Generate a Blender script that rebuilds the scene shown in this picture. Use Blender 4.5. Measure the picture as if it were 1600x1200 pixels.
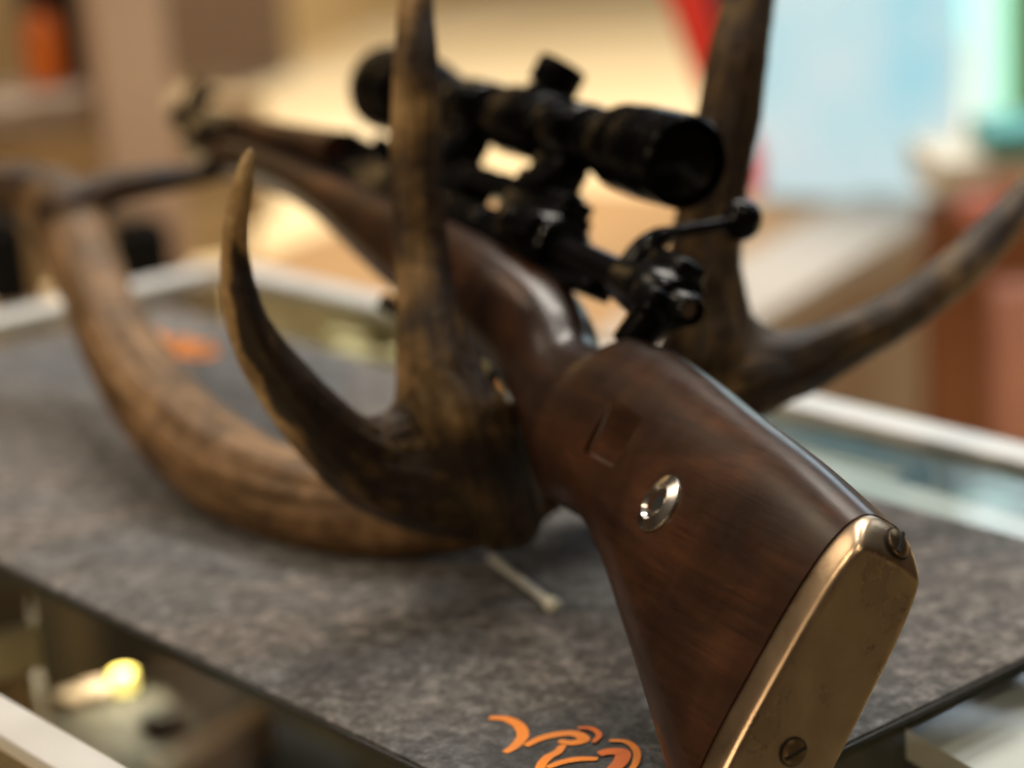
import bpy, bmesh, math, random
import numpy as np
from mathutils import Vector, Matrix, noise
random.seed(7)
for o in list(bpy.data.objects): bpy.data.objects.remove(o)
SC = bpy.context.scene
COL = SC.collection

# ------------------------------------------------------------------ camera
FPX = 3500.0                      # focal length in photo pixels (1600 wide)
PITCH, ROLL, CAMH = math.radians(16), math.radians(-4), 0.385
_fw = Vector((0, math.cos(PITCH), -math.sin(PITCH)))
_up = Vector((0, math.sin(PITCH), math.cos(PITCH)))
_rt = Vector((1, 0, 0))
RT = _rt*math.cos(ROLL) + _up*math.sin(ROLL)
UP = _up*math.cos(ROLL) - _rt*math.sin(ROLL)
FW = _fw
CAMP = Vector((0, 0, CAMH))
cd = bpy.data.cameras.new('camera'); cam = bpy.data.objects.new('camera', cd); COL.objects.link(cam)
m = Matrix.Identity(4)
for i in range(3):
    m[i][0], m[i][1], m[i][2], m[i][3] = RT[i], UP[i], -FW[i], CAMP[i]
cam.matrix_world = m
cd.sensor_width = 36; cd.lens = FPX/1600*36
cd.clip_start = 0.02; cd.clip_end = 200
cd.dof.use_dof = True; cd.dof.focus_distance = 0.825; cd.dof.aperture_fstop = cd.lens/20.0
SC.camera = cam
SC.render.resolution_x, SC.render.resolution_y = 1024, 768

def ray(x, y): return RT*((x-800)/FPX) + UP*((600-y)/FPX) + FW
def at(x, y, k): return CAMP + ray(x, y)*k              # photo pixel at depth k (m)
def on(x, y, z=0.0):                                    # photo pixel on the level z
    d = ray(x, y); return CAMP + d*((z-CAMH)/d.z)

# ------------------------------------------------------------------ world, lights, exposure
W = bpy.data.worlds.new('World'); SC.world = W; W.use_nodes = True
nt = W.node_tree; nt.nodes.clear()
wo = nt.nodes.new('ShaderNodeOutputWorld'); bg = nt.nodes.new('ShaderNodeBackground')
tc = nt.nodes.new('ShaderNodeTexCoord'); sp = nt.nodes.new('ShaderNodeSeparateXYZ')
nt.links.new(tc.outputs['Generated'], sp.inputs[0])
mp = nt.nodes.new('ShaderNodeMapRange'); mp.inputs[1].default_value = -1; mp.inputs[2].default_value = 1
nt.links.new(sp.outputs['Z'], mp.inputs[0])
rp = nt.nodes.new('ShaderNodeValToRGB'); cr = rp.color_ramp
cr.elements[0].position = 0.42; cr.elements[0].color = (0.045, 0.028, 0.016, 1)
cr.elements[1].position = 0.98; cr.elements[1].color = (0.52, 0.47, 0.40, 1)
for p_, c_ in ((0.50, (0.20, 0.115, 0.05, 1)), (0.60, (0.10, 0.07, 0.045, 1)), (0.75, (0.14, 0.11, 0.08, 1))):
    e_ = cr.elements.new(p_); e_.color = c_
nt.links.new(mp.outputs[0], rp.inputs[0]); nt.links.new(rp.outputs[0], bg.inputs[0])
bg.inputs[1].default_value = 0.42
nt.links.new(bg.outputs[0], wo.inputs[0])

def area(name, loc, target, sx, sy, power, color, shape='RECTANGLE'):
    l = bpy.data.lights.new(name, 'AREA'); l.shape = shape; l.size = sx
    if shape in ('RECTANGLE', 'ELLIPSE'): l.size_y = sy
    l.energy = power; l.color = color
    o = bpy.data.objects.new(name, l); COL.objects.link(o)
    o.location = loc
    o.rotation_euler = (Vector(target)-Vector(loc)).to_track_quat('-Z', 'Y').to_euler()
    return o
area('ceiling_lamp_warm', (-1.3, 1.9, 1.9), (-0.05, 1.15, 0), 0.8, 0.5, 9, (1.0, 0.82, 0.60))
area('wall_lamp_warm', (-1.7, 0.05, 1.0), (-0.1, 1.05, 0.1), 0.6, 0.4, 13, (1.0, 0.76, 0.50))
area('ceiling_lamp_neutral', (1.18, 1.95, 2.35), (0.0, 1.1, 0), 0.5, 0.4, 25, (1.0, 0.96, 0.90))
area('comb_rim_light', (0.85, 3.5, 0.85), (0.1, 0.9, 0.1), 1.2, 0.8, 11, (0.74, 0.89, 1.0))  # unseen cool lamp added above the view for the comb's edge highlight
area('window_light_side', (2.3, 2.4, 1.5), (0.05, 1.0, 0.05), 0.8, 0.9, 7, (0.78, 0.90, 1.0))
area('spot_lamp_a', (-0.25, 1.6, 2.2), (0.0, 1.1, 0), 0.025, 0.025, 9, (1.0, 0.95, 0.88), 'DISK')
area('spot_lamp_b', (0.25, 0.2, 2.0), (0.0, 1.1, 0), 0.025, 0.025, 7, (1.0, 0.82, 0.55), 'DISK')
area('spot_lamp_c', (-0.9, 0.6, 1.7), (0.0, 1.1, 0), 0.025, 0.025, 7, (1.0, 0.8, 0.55), 'DISK')
sl_ = area('shop_floor_light', (0.3, 6.6, 6.5), (0.3, 6.6, -1.0), 3.5, 3.5, 680, (1.0, 0.93, 0.82))
sl_.data.spread = math.radians(95)
dl_ = area('floor_bounce_light', (1.6, -0.9, 2.0), (1.3, -0.4, -1.0), 0.8, 0.8, 95, (1.0, 0.84, 0.60))  # unseen lamp added to warm the floor that the buttplate mirrors
dl_.data.spread = math.radians(70)

SC.view_settings.view_transform = 'Standard'; SC.view_settings.look = 'None'
SC.view_settings.exposure = -0.25; SC.view_settings.gamma = 1.0
SC.view_settings.use_curve_mapping = False

# ------------------------------------------------------------------ material helpers
def new_mat(name):
    m = bpy.data.materials.new(name); m.use_nodes = True
    n = m.node_tree; b = n.nodes['Principled BSDF']
    return m, n, b
def rgba(c): return (c[0], c[1], c[2], 1)
def ramp(n, stops):
    r = n.nodes.new('ShaderNodeValToRGB')
    els = r.color_ramp.elements
    els[0].position, els[0].color = stops[0][0], rgba(stops[0][1])
    els[1].position, els[1].color = stops[-1][0], rgba(stops[-1][1])
    for p, c in stops[1:-1]:
        e = els.new(p); e.color = rgba(c)
    return r
def coords(n, scale=(1, 1, 1), kind='Object'):
    t = n.nodes.new('ShaderNodeTexCoord'); mp = n.nodes.new('ShaderNodeMapping')
    mp.inputs['Scale'].default_value = scale
    n.links.new(t.outputs[kind], mp.inputs[0]); return mp.outputs[0]
def noise_tex(n, vec, scale, detail=6, rough=0.55, dist=0.0):
    t = n.nodes.new('ShaderNodeTexNoise'); t.inputs['Scale'].default_value = scale
    t.inputs['Detail'].default_value = detail; t.inputs['Roughness'].default_value = rough
    t.inputs['Distortion'].default_value = dist
    n.links.new(vec, t.inputs['Vector']); return t.outputs['Fac']
def bump(n, b, fac, strength, dist):
    bn = n.nodes.new('ShaderNodeBump'); bn.inputs['Strength'].default_value = strength
    bn.inputs['Distance'].default_value = dist
    n.links.new(fac, bn.inputs['Height']); n.links.new(bn.outputs[0], b.inputs['Normal'])
    return bn
def rough_range(n, b, fac, lo, hi):
    mr = n.nodes.new('ShaderNodeMapRange'); mr.inputs[1].default_value = 0.3; mr.inputs[2].default_value = 0.7
    mr.inputs[3].default_value = lo; mr.inputs[4].default_value = hi
    n.links.new(fac, mr.inputs[0]); n.links.new(mr.outputs[0], b.inputs['Roughness'])
def simple(name, c, rough=0.5, metal=0.0, var=0.15, scale=30, bmp=0.0, coat=0.0, stretch=(1, 1, 1), spec=0.5):
    m, n, b = new_mat(name)
    v = coords(n, stretch)
    f = noise_tex(n, v, scale)
    r = ramp(n, [(0.3, tuple(x*(1-var) for x in c)), (0.7, tuple(min(1, x*(1+var)) for x in c))])
    n.links.new(f, r.inputs[0]); n.links.new(r.outputs[0], b.inputs['Base Color'])
    rough_range(n, b, f, rough*0.85, min(1, rough*1.15))
    b.inputs['Metallic'].default_value = metal
    b.inputs['Specular IOR Level'].default_value = spec
    if coat: b.inputs['Coat Weight'].default_value = coat; b.inputs['Coat Roughness'].default_value = 0.15
    if bmp: bump(n, b, f, bmp, 0.001)
    return m
def emissive(name, c, strength):
    m, n, b = new_mat(name)
    b.inputs['Base Color'].default_value = rgba(c)
    b.inputs['Emission Color'].default_value = rgba(c); b.inputs['Emission Strength'].default_value = strength
    return m

# walnut stock
def walnut(name, dark=1.0):
    m, n, b = new_mat(name)
    v = coords(n, (1.0, 0.22, 1.0))
    f1 = noise_tex(n, v, 26, 5, 0.6, 1.2)
    v2 = coords(n, (1.0, 0.035, 1.0))
    f2 = noise_tex(n, v2, 420, 4, 0.7, 0.3)
    v3 = coords(n, (0.35, 1.0, 0.45))
    f3 = noise_tex(n, v3, 22, 3, 0.5, 0.8)
    r1 = ramp(n, [(0.30, (0.014*dark, 0.0062*dark, 0.0036*dark)), (0.48, (0.027*dark, 0.0112*dark, 0.0058*dark)),
                  (0.62, (0.044*dark, 0.0172*dark, 0.0078*dark)), (0.80, (0.095*dark, 0.037*dark, 0.013*dark))])
    n.links.new(f1, r1.inputs[0])
    r3 = ramp(n, [(0.35, (0.66, 0.64, 0.62)), (0.55, (1.05, 1.03, 1.0)), (0.72, (1.6, 1.55, 1.4))])
    n.links.new(f3, r3.inputs[0])
    mx = n.nodes.new('ShaderNodeMix'); mx.data_type = 'RGBA'; mx.blend_type = 'MULTIPLY'; mx.inputs[0].default_value = 1
    n.links.new(r1.outputs[0], mx.inputs[6]); n.links.new(r3.outputs[0], mx.inputs[7])
    r2 = ramp(n, [(0.36, (0.80, 0.78, 0.76)), (0.5, (1, 1, 1)), (0.68, (1.14, 1.12, 1.1))])
    n.links.new(f2, r2.inputs[0])
    mx2 = n.nodes.new('ShaderNodeMix'); mx2.data_type = 'RGBA'; mx2.blend_type = 'MULTIPLY'; mx2.inputs[0].default_value = 1
    n.links.new(mx.outputs[2], mx2.inputs[6]); n.links.new(r2.outputs[0], mx2.inputs[7])
    # small dents and scratches
    vs = n.nodes.new('ShaderNodeTexVoronoi'); vs.feature = 'DISTANCE_TO_EDGE'; vs.inputs['Scale'].default_value = 36
    vv = coords(n, (1.0, 0.5, 1.0)); n.links.new(vv, vs.inputs['Vector'])
    rs = ramp(n, [(0.0, (1.45, 1.4, 1.35)), (0.004, (1.0, 1.0, 1.0))]); n.links.new(vs.outputs['Distance'], rs.inputs[0])
    f5 = noise_tex(n, vv, 22, 2, 0.5)
    gt = n.nodes.new('ShaderNodeMapRange'); gt.inputs[1].default_value = 0.58; gt.inputs[2].default_value = 0.66
    n.links.new(f5, gt.inputs[0])
    mx3 = n.nodes.new('ShaderNodeMix'); mx3.data_type = 'RGBA'; mx3.blend_type = 'MULTIPLY'
    n.links.new(gt.outputs[0], mx3.inputs[0]); n.links.new(mx2.outputs[2], mx3.inputs[6]); n.links.new(rs.outputs[0], mx3.inputs[7])
    n.links.new(mx3.outputs[2], b.inputs['Base Color'])
    f4 = noise_tex(n, coords(n, (1, 1, 1)), 70, 5, 0.6)
    rough_range(n, b, f4, 0.27, 0.39)
    b.inputs['Specular IOR Level'].default_value = 0.22
    b.inputs['Coat Weight'].default_value = 0.20; b.inputs['Coat Roughness'].default_value = 0.18
    ad = n.nodes.new('ShaderNodeMath'); ad.operation = 'ADD'
    n.links.new(f2, ad.inputs[0]); n.links.new(f4, ad.inputs[1])
    bump(n, b, ad.outputs[0], 0.09, 0.0008)
    return m
M_wood = walnut('walnut_wood')
M_handguard = walnut('handguard_wood', 1.5)
M_black = simple('blued_steel', (0.003, 0.003, 0.0036), 0.2, 0.0, 0.1, 300, 0.0, spec=0.15)
M_scope = simple('scope_black', (0.0020, 0.0020, 0.0025), 0.27, 0.0, 0.1, 300, 0.0, spec=0.035)
M_rubber = simple('black_rubber', (0.012, 0.012, 0.012), 0.6, 0, 0.2, 120, 0.1)
M_lens = simple('lens_glass', (0.0015, 0.0015, 0.002), 0.12, 0, 0.1, 10, spec=0.14)
M_steel = simple('bright_steel', (0.52, 0.49, 0.46), 0.20, 1.0, 0.12, 90, 0.04)
M_screw = simple('dark_screw_steel', (0.20, 0.135, 0.075), 0.34, 1.0, 0.35, 160, 0.06)
M_slot = simple('dark_slot', (0.004, 0.0035, 0.003), 0.8, 0, 0.2, 50)

def buttplate_mat():
    m, n, b = new_mat('worn_buttplate_steel')
    v = coords(n, (1, 1, 1))
    f = noise_tex(n, v, 34, 6, 0.6, 0.4)
    fine = noise_tex(n, v, 480, 4, 0.65)
    r = ramp(n, [(0.28, (0.42, 0.30, 0.19)), (0.5, (0.49, 0.355, 0.23)), (0.72, (0.55, 0.41, 0.275))])
    n.links.new(f, r.inputs[0])
    # pits
    vo = n.nodes.new('ShaderNodeTexVoronoi'); vo.inputs['Scale'].default_value = 75
    n.links.new(v, vo.inputs['Vector'])
    pr = ramp(n, [(0.0, (0.04, 0.03, 0.02)), (0.055, (0.05, 0.04, 0.03)), (0.085, (1, 1, 1))])
    n.links.new(vo.outputs['Distance'], pr.inputs[0])
    f2 = noise_tex(n, v, 27, 2); gt = n.nodes.new('ShaderNodeMapRange')
    gt.inputs[1].default_value = 0.62; gt.inputs[2].default_value = 0.63; n.links.new(f2, gt.inputs[0])
    mx = n.nodes.new('ShaderNodeMix'); mx.data_type = 'RGBA'; mx.blend_type = 'MULTIPLY'
    n.links.new(gt.outputs[0], mx.inputs[0]); n.links.new(r.outputs[0], mx.inputs[6]); n.links.new(pr.outputs[0], mx.inputs[7])
    n.links.new(mx.outputs[2], b.inputs['Base Color'])
    b.inputs['Metallic'].default_value = 1.0
    rough_range(n, b, f, 0.25, 0.34)
    ad = n.nodes.new('ShaderNodeMath'); ad.operation = 'MULTIPLY_ADD'; ad.inputs[1].default_value = 0.12
    n.links.new(fine, ad.inputs[0]); n.links.new(f, ad.inputs[2])
    bump(n, b, ad.outputs[0], 0.14, 0.002)
    return m
M_plate = buttplate_mat()

def antler_mat():
    m, n, b = new_mat('antler_horn')
    at_ = n.nodes.new('ShaderNodeAttribute'); at_.attribute_name = 'tone'
    gr = n.nodes.new('ShaderNodeAttribute'); gr.attribute_name = 'grain'
    v = coords(n)
    f = noise_tex(n, gr.outputs['Vector'], 1.0, 6, 0.62, 0.35)
    f2 = noise_tex(n, v, 150, 5, 0.65)
    ma = n.nodes.new('ShaderNodeMath'); ma.operation = 'MULTIPLY_ADD'; ma.inputs[1].default_value = 0.85; ma.inputs[2].default_value = -0.42
    n.links.new(f, ma.inputs[0])
    ma2 = n.nodes.new('ShaderNodeMath'); ma2.operation = 'MULTIPLY_ADD'; ma2.inputs[1].default_value = 0.5; ma2.inputs[2].default_value = -0.25
    n.links.new(f2, ma2.inputs[0])
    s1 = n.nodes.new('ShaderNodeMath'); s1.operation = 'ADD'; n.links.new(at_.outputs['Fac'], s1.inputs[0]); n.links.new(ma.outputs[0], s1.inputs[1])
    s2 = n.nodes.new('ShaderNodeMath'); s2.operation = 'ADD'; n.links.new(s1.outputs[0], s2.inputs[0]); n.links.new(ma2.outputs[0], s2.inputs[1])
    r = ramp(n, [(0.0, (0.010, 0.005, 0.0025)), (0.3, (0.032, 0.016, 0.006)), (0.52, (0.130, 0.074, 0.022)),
                 (0.75, (0.30, 0.185, 0.078)), (1.0, (0.54, 0.40, 0.21))])
    wa = n.nodes.new('ShaderNodeAttribute'); wa.attribute_name = 'beam_hue'
    hm = n.nodes.new('ShaderNodeMix'); hm.data_type = 'RGBA'; hm.blend_type = 'MULTIPLY'; hm.inputs[7].default_value = (1.02, 0.94, 1.02, 1)
    n.links.new(wa.outputs['Fac'], hm.inputs[0]); n.links.new(r.outputs[0], hm.inputs[6])
    n.links.new(s2.outputs[0], r.inputs[0]); n.links.new(hm.outputs[2], b.inputs['Base Color'])
    rough_range(n, b, f2, 0.42, 0.62)
    b.inputs['Specular IOR Level'].default_value = 0.35
    ad = n.nodes.new('ShaderNodeMath'); ad.operation = 'ADD'; n.links.new(f, ad.inputs[0]); n.links.new(f2, ad.inputs[1])
    bump(n, b, ad.outputs[0], 0.8, 0.0018)
    return m
M_antler = antler_mat()

def glass_mat(name, tint=(0.955, 0.97, 0.96)):
    m = bpy.data.materials.new(name); m.use_nodes = True; n = m.node_tree; n.nodes.clear()
    o = n.nodes.new('ShaderNodeOutputMaterial'); mx = n.nodes.new('ShaderNodeMixShader')
    t = n.nodes.new('ShaderNodeBsdfTransparent'); t.inputs[0].default_value = rgba(tint)
    g = n.nodes.new('ShaderNodeBsdfGlossy'); g.inputs['Roughness'].default_value = 0.04
    fr = n.nodes.new('ShaderNodeFresnel'); fr.inputs[0].default_value = 1.5
    ge = n.nodes.new('ShaderNodeNewGeometry'); iv = n.nodes.new('ShaderNodeMath'); iv.operation = 'SUBTRACT'; iv.inputs[0].default_value = 1
    n.links.new(ge.outputs['Backfacing'], iv.inputs[1]); mu = n.nodes.new('ShaderNodeMath'); mu.operation = 'MULTIPLY'
    n.links.new(fr.outputs[0], mu.inputs[0]); n.links.new(iv.outputs[0], mu.inputs[1])
    n.links.new(mu.outputs[0], mx.inputs[0]); n.links.new(t.outputs[0], mx.inputs[1]); n.links.new(g.outputs[0], mx.inputs[2])
    n.links.new(mx.outputs[0], o.inputs[0]); return m
M_glass = glass_mat('counter_glass')

# ------------------------------------------------------------------ object helpers
def link(o, parent=None):
    COL.objects.link(o)
    if parent is not None: o.parent = parent
    return o
def props(o, label=None, cat=None, group=None, kind=None):
    if label: o['label'] = label
    if cat: o['category'] = cat
    if group: o['group'] = group
    if kind: o['kind'] = kind
    return o
def thing(name, loc, label, cat, group=None, rot=None):
    e = bpy.data.objects.new(name, None); e.empty_display_size = 0.02
    link(e)
    if rot is not None: e.matrix_world = Matrix.Translation(loc) @ rot.to_4x4()
    else: e.location = loc
    return props(e, label, cat, group)
def build(name, verts, faces, mat, parent=None, smooth=True, offset=None, sharp=None):
    me = bpy.data.meshes.new(name)
    if offset is not None: verts = [Vector(v)-Vector(offset) for v in verts]
    me.from_pydata([tuple(v) for v in verts], [], faces); me.validate(); me.update()
    bm = bmesh.new(); bm.from_mesh(me); bmesh.ops.recalc_face_normals(bm, faces=bm.faces)
    bm.to_mesh(me); bm.free()
    if smooth:
        for p in me.polygons: p.use_smooth = True
        if sharp is not None: me.set_sharp_from_angle(angle=math.radians(sharp))
    me.materials.append(mat)
    return link(bpy.data.objects.new(name, me), parent)
class MB:
    def __init__(s): s.v = []; s.f = []
    def rings(s, rings, cap0=True, cap1=True):
        b = len(s.v); N = len(rings[0])
        for r in rings: s.v.extend(Vector(p) for p in r)
        for k in range(len(rings)-1):
            for i in range(N):
                a = b+k*N+i; c = b+k*N+(i+1) % N
                s.f.append((a, c, c+N, a+N))
        if cap0: s.f.append(tuple(b+i for i in reversed(range(N))))
        if cap1: s.f.append(tuple(b+(len(rings)-1)*N+i for i in range(N)))
        return s
    def tube(s, pts, rad, N=20, flat=1.0, up=Vector((0, 0, 1)), cap=True):
        pts = [Vector(p) for p in pts]; R = rad if hasattr(rad, '__len__') else [rad]*len(pts)
        rg = []; last = None
        for i, p in enumerate(pts):
            t = (pts[min(i+1, len(pts)-1)]-pts[max(i-1, 0)]).normalized()
            if last is None:
                u = up if abs(t.dot(up)) < 0.95 else Vector((1, 0, 0))
                x = t.cross(u).normalized()
            else: x = (last - t*last.dot(t)).normalized()
            last = x; y = t.cross(x)
            rg.append([p + x*(R[i]*math.cos(2*math.pi*j/N)) + y*(R[i]*flat*math.sin(2*math.pi*j/N)) for j in range(N)])
        return s.rings(rg, cap, cap)
    def lathe(s, prof, origin=(0, 0, 0), axis=(0, 1, 0), N=48, cap=True):
        ax = Vector(axis).normalized(); u = Vector((0, 0, 1)) if abs(ax.z) < 0.9 else Vector((1, 0, 0))
        x = ax.cross(u).normalized(); y = ax.cross(x); o = Vector(origin)
        rg = [[o + ax*h + x*(max(r, 1e-5)*math.cos(2*math.pi*j/N)) + y*(max(r, 1e-5)*math.sin(2*math.pi*j/N)) for j in range(N)] for h, r in prof]
        return s.rings(rg, cap, cap)
    def box(s, c, ax, half, bev=0.0):
        c = Vector(c); X, Y, Z = [Vector(a).normalized() for a in ax]; hx, hy, hz = half
        b = min(bev, hx*0.45, hy*0.45, hz*0.45) if bev else 0
        if not b:
            i0 = len(s.v)
            for sx in (-1, 1):
                for sy in (-1, 1):
                    for sz in (-1, 1): s.v.append(c+X*hx*sx+Y*hy*sy+Z*hz*sz)
            for q in ((0, 1, 3, 2), (4, 6, 7, 5), (0, 4, 5, 1), (2, 3, 7, 6), (0, 2, 6, 4), (1, 5, 7, 3)):
                s.f.append(tuple(i0+k for k in q))
            return s
        bm = bmesh.new(); bmesh.ops.create_cube(bm, size=2)
        for v in bm.verts: v.co = Vector((v.co.x*hx, v.co.y*hy, v.co.z*hz))
        bmesh.ops.bevel(bm, geom=bm.edges[:], offset=b, segments=3, profile=0.5, affect='EDGES')
        i0 = len(s.v)
        for v in bm.verts: s.v.append(c+X*v.co.x+Y*v.co.y+Z*v.co.z)
        bm.verts.index_update()
        for f in bm.faces: s.f.append(tuple(i0+v.index for v in f.verts))
        bm.free(); return s
    def obj(s, name, mat, parent=None, smooth=True, offset=None, sharp=35):
        return build(name, s.v, s.f, mat, parent, smooth, offset, sharp)
XYZ = (Vector((1, 0, 0)), Vector((0, 1, 0)), Vector((0, 0, 1)))
def crom(pts, n):
    """Catmull-Rom through tuples."""
    P = np.array(pts, float); out = []
    for i in range(len(P)-1):
        p0 = P[max(i-1, 0)]; p1 = P[i]; p2 = P[i+1]; p3 = P[min(i+2, len(P)-1)]
        for k in range(n):
            t = k/n
            out.append(0.5*((2*p1)+(-p0+p2)*t+(2*p0-5*p1+4*p2-p3)*t*t+(-p0+3*p1-3*p2+p3)*t**3))
    out.append(P[-1]); return np.array(out)
def hermite(st, step):
    """smooth interpolation of station rows by first column (monotone slopes)"""
    S = np.array(st, float); u = S[:, 0]; out = []
    d = np.diff(S, axis=0)/np.diff(u)[:, None]
    mm = np.zeros_like(S); mm[0] = d[0]; mm[-1] = d[-1]
    for i in range(1, len(S)-1):
        w = (d[i-1]*(u[i+1]-u[i])+d[i]*(u[i]-u[i-1]))/(u[i+1]-u[i-1])
        mm[i] = np.where(d[i-1]*d[i] > 0, w, w*0.35)
    q = list(np.arange(u[0], u[-1], step))+[u[-1]]
    for x in q:
        i = min(max(np.searchsorted(u, x, 'right')-1, 0), len(u)-2); h = u[i+1]-u[i]; t = (x-u[i])/h
        out.append((2*t**3-3*t*t+1)*S[i]+(t**3-2*t*t+t)*h*mm[i]+(-2*t**3+3*t*t)*S[i+1]+(t**3-t*t)*h*mm[i+1])
        out[-1][0] = x
    return out
def apply_mods(o):
    dg = bpy.context.evaluated_depsgraph_get(); dg.update()
    me = bpy.data.meshes.new_from_object(o.evaluated_get(dg))
    o.modifiers.clear(); old = o.data; o.data = me; bpy.data.meshes.remove(old); return o

# ------------------------------------------------------------------ counter axes
EA = Vector((0.63, -0.777, 0)).normalized()      # along the counter, towards the right front
EN = Vector((0.777, 0.63, 0)).normalized()       # across the counter, away from the near rail
EZ = Vector((0, 0, 1))
CAX = (EA, EN, EZ)
def cp(a, n, z=0): return EA*a + EN*n + EZ*z

# ================================================================== SETTING
def floor_mat():
    m, n, b = new_mat('pale_floor_boards')
    v = coords(n, (0.25, 1.0, 1.0)); f = noise_tex(n, v, 1.6, 4, 0.5, 0.4)
    v2 = coords(n, (0.6, 6.0, 1.0)); f2 = noise_tex(n, v2, 3.0, 5, 0.6)
    r = ramp(n, [(0.3, (0.52, 0.38, 0.20)), (0.5, (0.58, 0.45, 0.26)), (0.7, (0.62, 0.51, 0.34))])
    ad = n.nodes.new('ShaderNodeMath'); ad.operation = 'MULTIPLY_ADD'; ad.inputs[1].default_value = 0.25; 
    n.links.new(f2, ad.inputs[0]); n.links.new(f, ad.inputs[2])
    su = n.nodes.new('ShaderNodeMath'); su.operation = 'SUBTRACT'; su.inputs[1].default_value = 0.125
    n.links.new(ad.outputs[0], su.inputs[0])
    n.links.new(su.outputs[0], r.inputs[0]); n.links.new(r.outputs[0], b.inputs['Base Color'])
    b.inputs['Roughness'].default_value = 0.5
    return m
FZ = -1.0
bm_ = MB().box((0, 5, FZ-0.05), XYZ, (9, 9, 0.05))
props(bm_.obj('floor', floor_mat(), smooth=False), kind='structure')

# ------------------------------------------------------------------ display counter
M_alu = simple('white_aluminium', (0.62, 0.62, 0.61), 0.4, 0.0, 0.04, 40)
M_panel = simple('counter_panel', (0.20, 0.17, 0.13), 0.5, 0, 0.1, 10)
M_deck = simple('shelf_lining', (0.07, 0.058, 0.034), 0.75, 0, 0.35, 12, 0.1)
A0, A1, N0, N1 = -1.476, 0.25, 0.376, 0.916
ctr = thing('display_counter', cp((A0+A1)/2, (N0+N1)/2, FZ), 'glass topped display counter with white metal frame carrying the grey mat', 'counter')
off = ctr.location
def rail(a0, n0, a1, n1, zc=0.0015, hw=0.0130, hh=0.0040):
    p, q = cp(a0, n0, zc), cp(a1, n1, zc); d = (q-p); L = d.length; d.normalize()
    return MB().box((p+q)/2, (d, EZ.cross(d), EZ), (L/2, hw, hh), 0.0015)
rail(A0, N1, A1, N1).obj('frame_rail', M_alu, ctr, offset=off)
rail(A0, N0, A1, N0, 0.0015, 0.0105).obj('frame_rail', M_alu, ctr, offset=off)
rail(A0, N0+0.0135, A0, N1-0.0135).obj('frame_rail', M_alu, ctr, offset=off)
rail(A1, N0+0.0135, A1, N1-0.0135).obj('frame_rail', M_alu, ctr, offset=off)
MB().box(cp((A0+A1)/2, (N0+N1)/2, -0.003), CAX, ((A1-A0)/2-0.0135, (N1-N0)/2-0.0135, 0.003)).obj('glass_top', M_glass, ctr, False, off)
M_back = simple('case_back_khaki', (0.70, 0.64, 0.44), 0.7, 0, 0.3, 30)
M_end = simple('case_end_olive', (0.07, 0.055, 0.028), 0.7, 0, 0.4, 9)
MB().box(cp((A0+A1)/2, N0, -0.157), CAX, ((A1-A0)/2-0.012, 0.003, 0.149)).obj('glass_side', M_glass, ctr, False, off)
MB().box(cp((A0+A1)/2, N1+0.004, -0.157), CAX, ((A1-A0)/2-0.012, 0.003, 0.149)).obj('back_panel', M_back, ctr, False, off)
for aa in (A0, A1): MB().box(cp(aa, (N0+N1)/2, -0.157), CAX, (0.003, (N1-N0)/2-0.006, 0.149)).obj('end_panel', M_end, ctr, False, off)
MB().box(cp((A0+A1)/2, (N0+N1)/2, -0.318), CAX, ((A1-A0)/2, (N1-N0)/2, 0.010)).obj('shelf', M_deck, ctr, False, off)
MB().box(cp((A0+A1)/2, (N0+N1)/2, -0.662), CAX, ((A1-A0)/2-0.02, (N1-N0)/2-0.02, 0.332)).obj('base_cabinet', M_panel, ctr, False, off)

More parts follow.
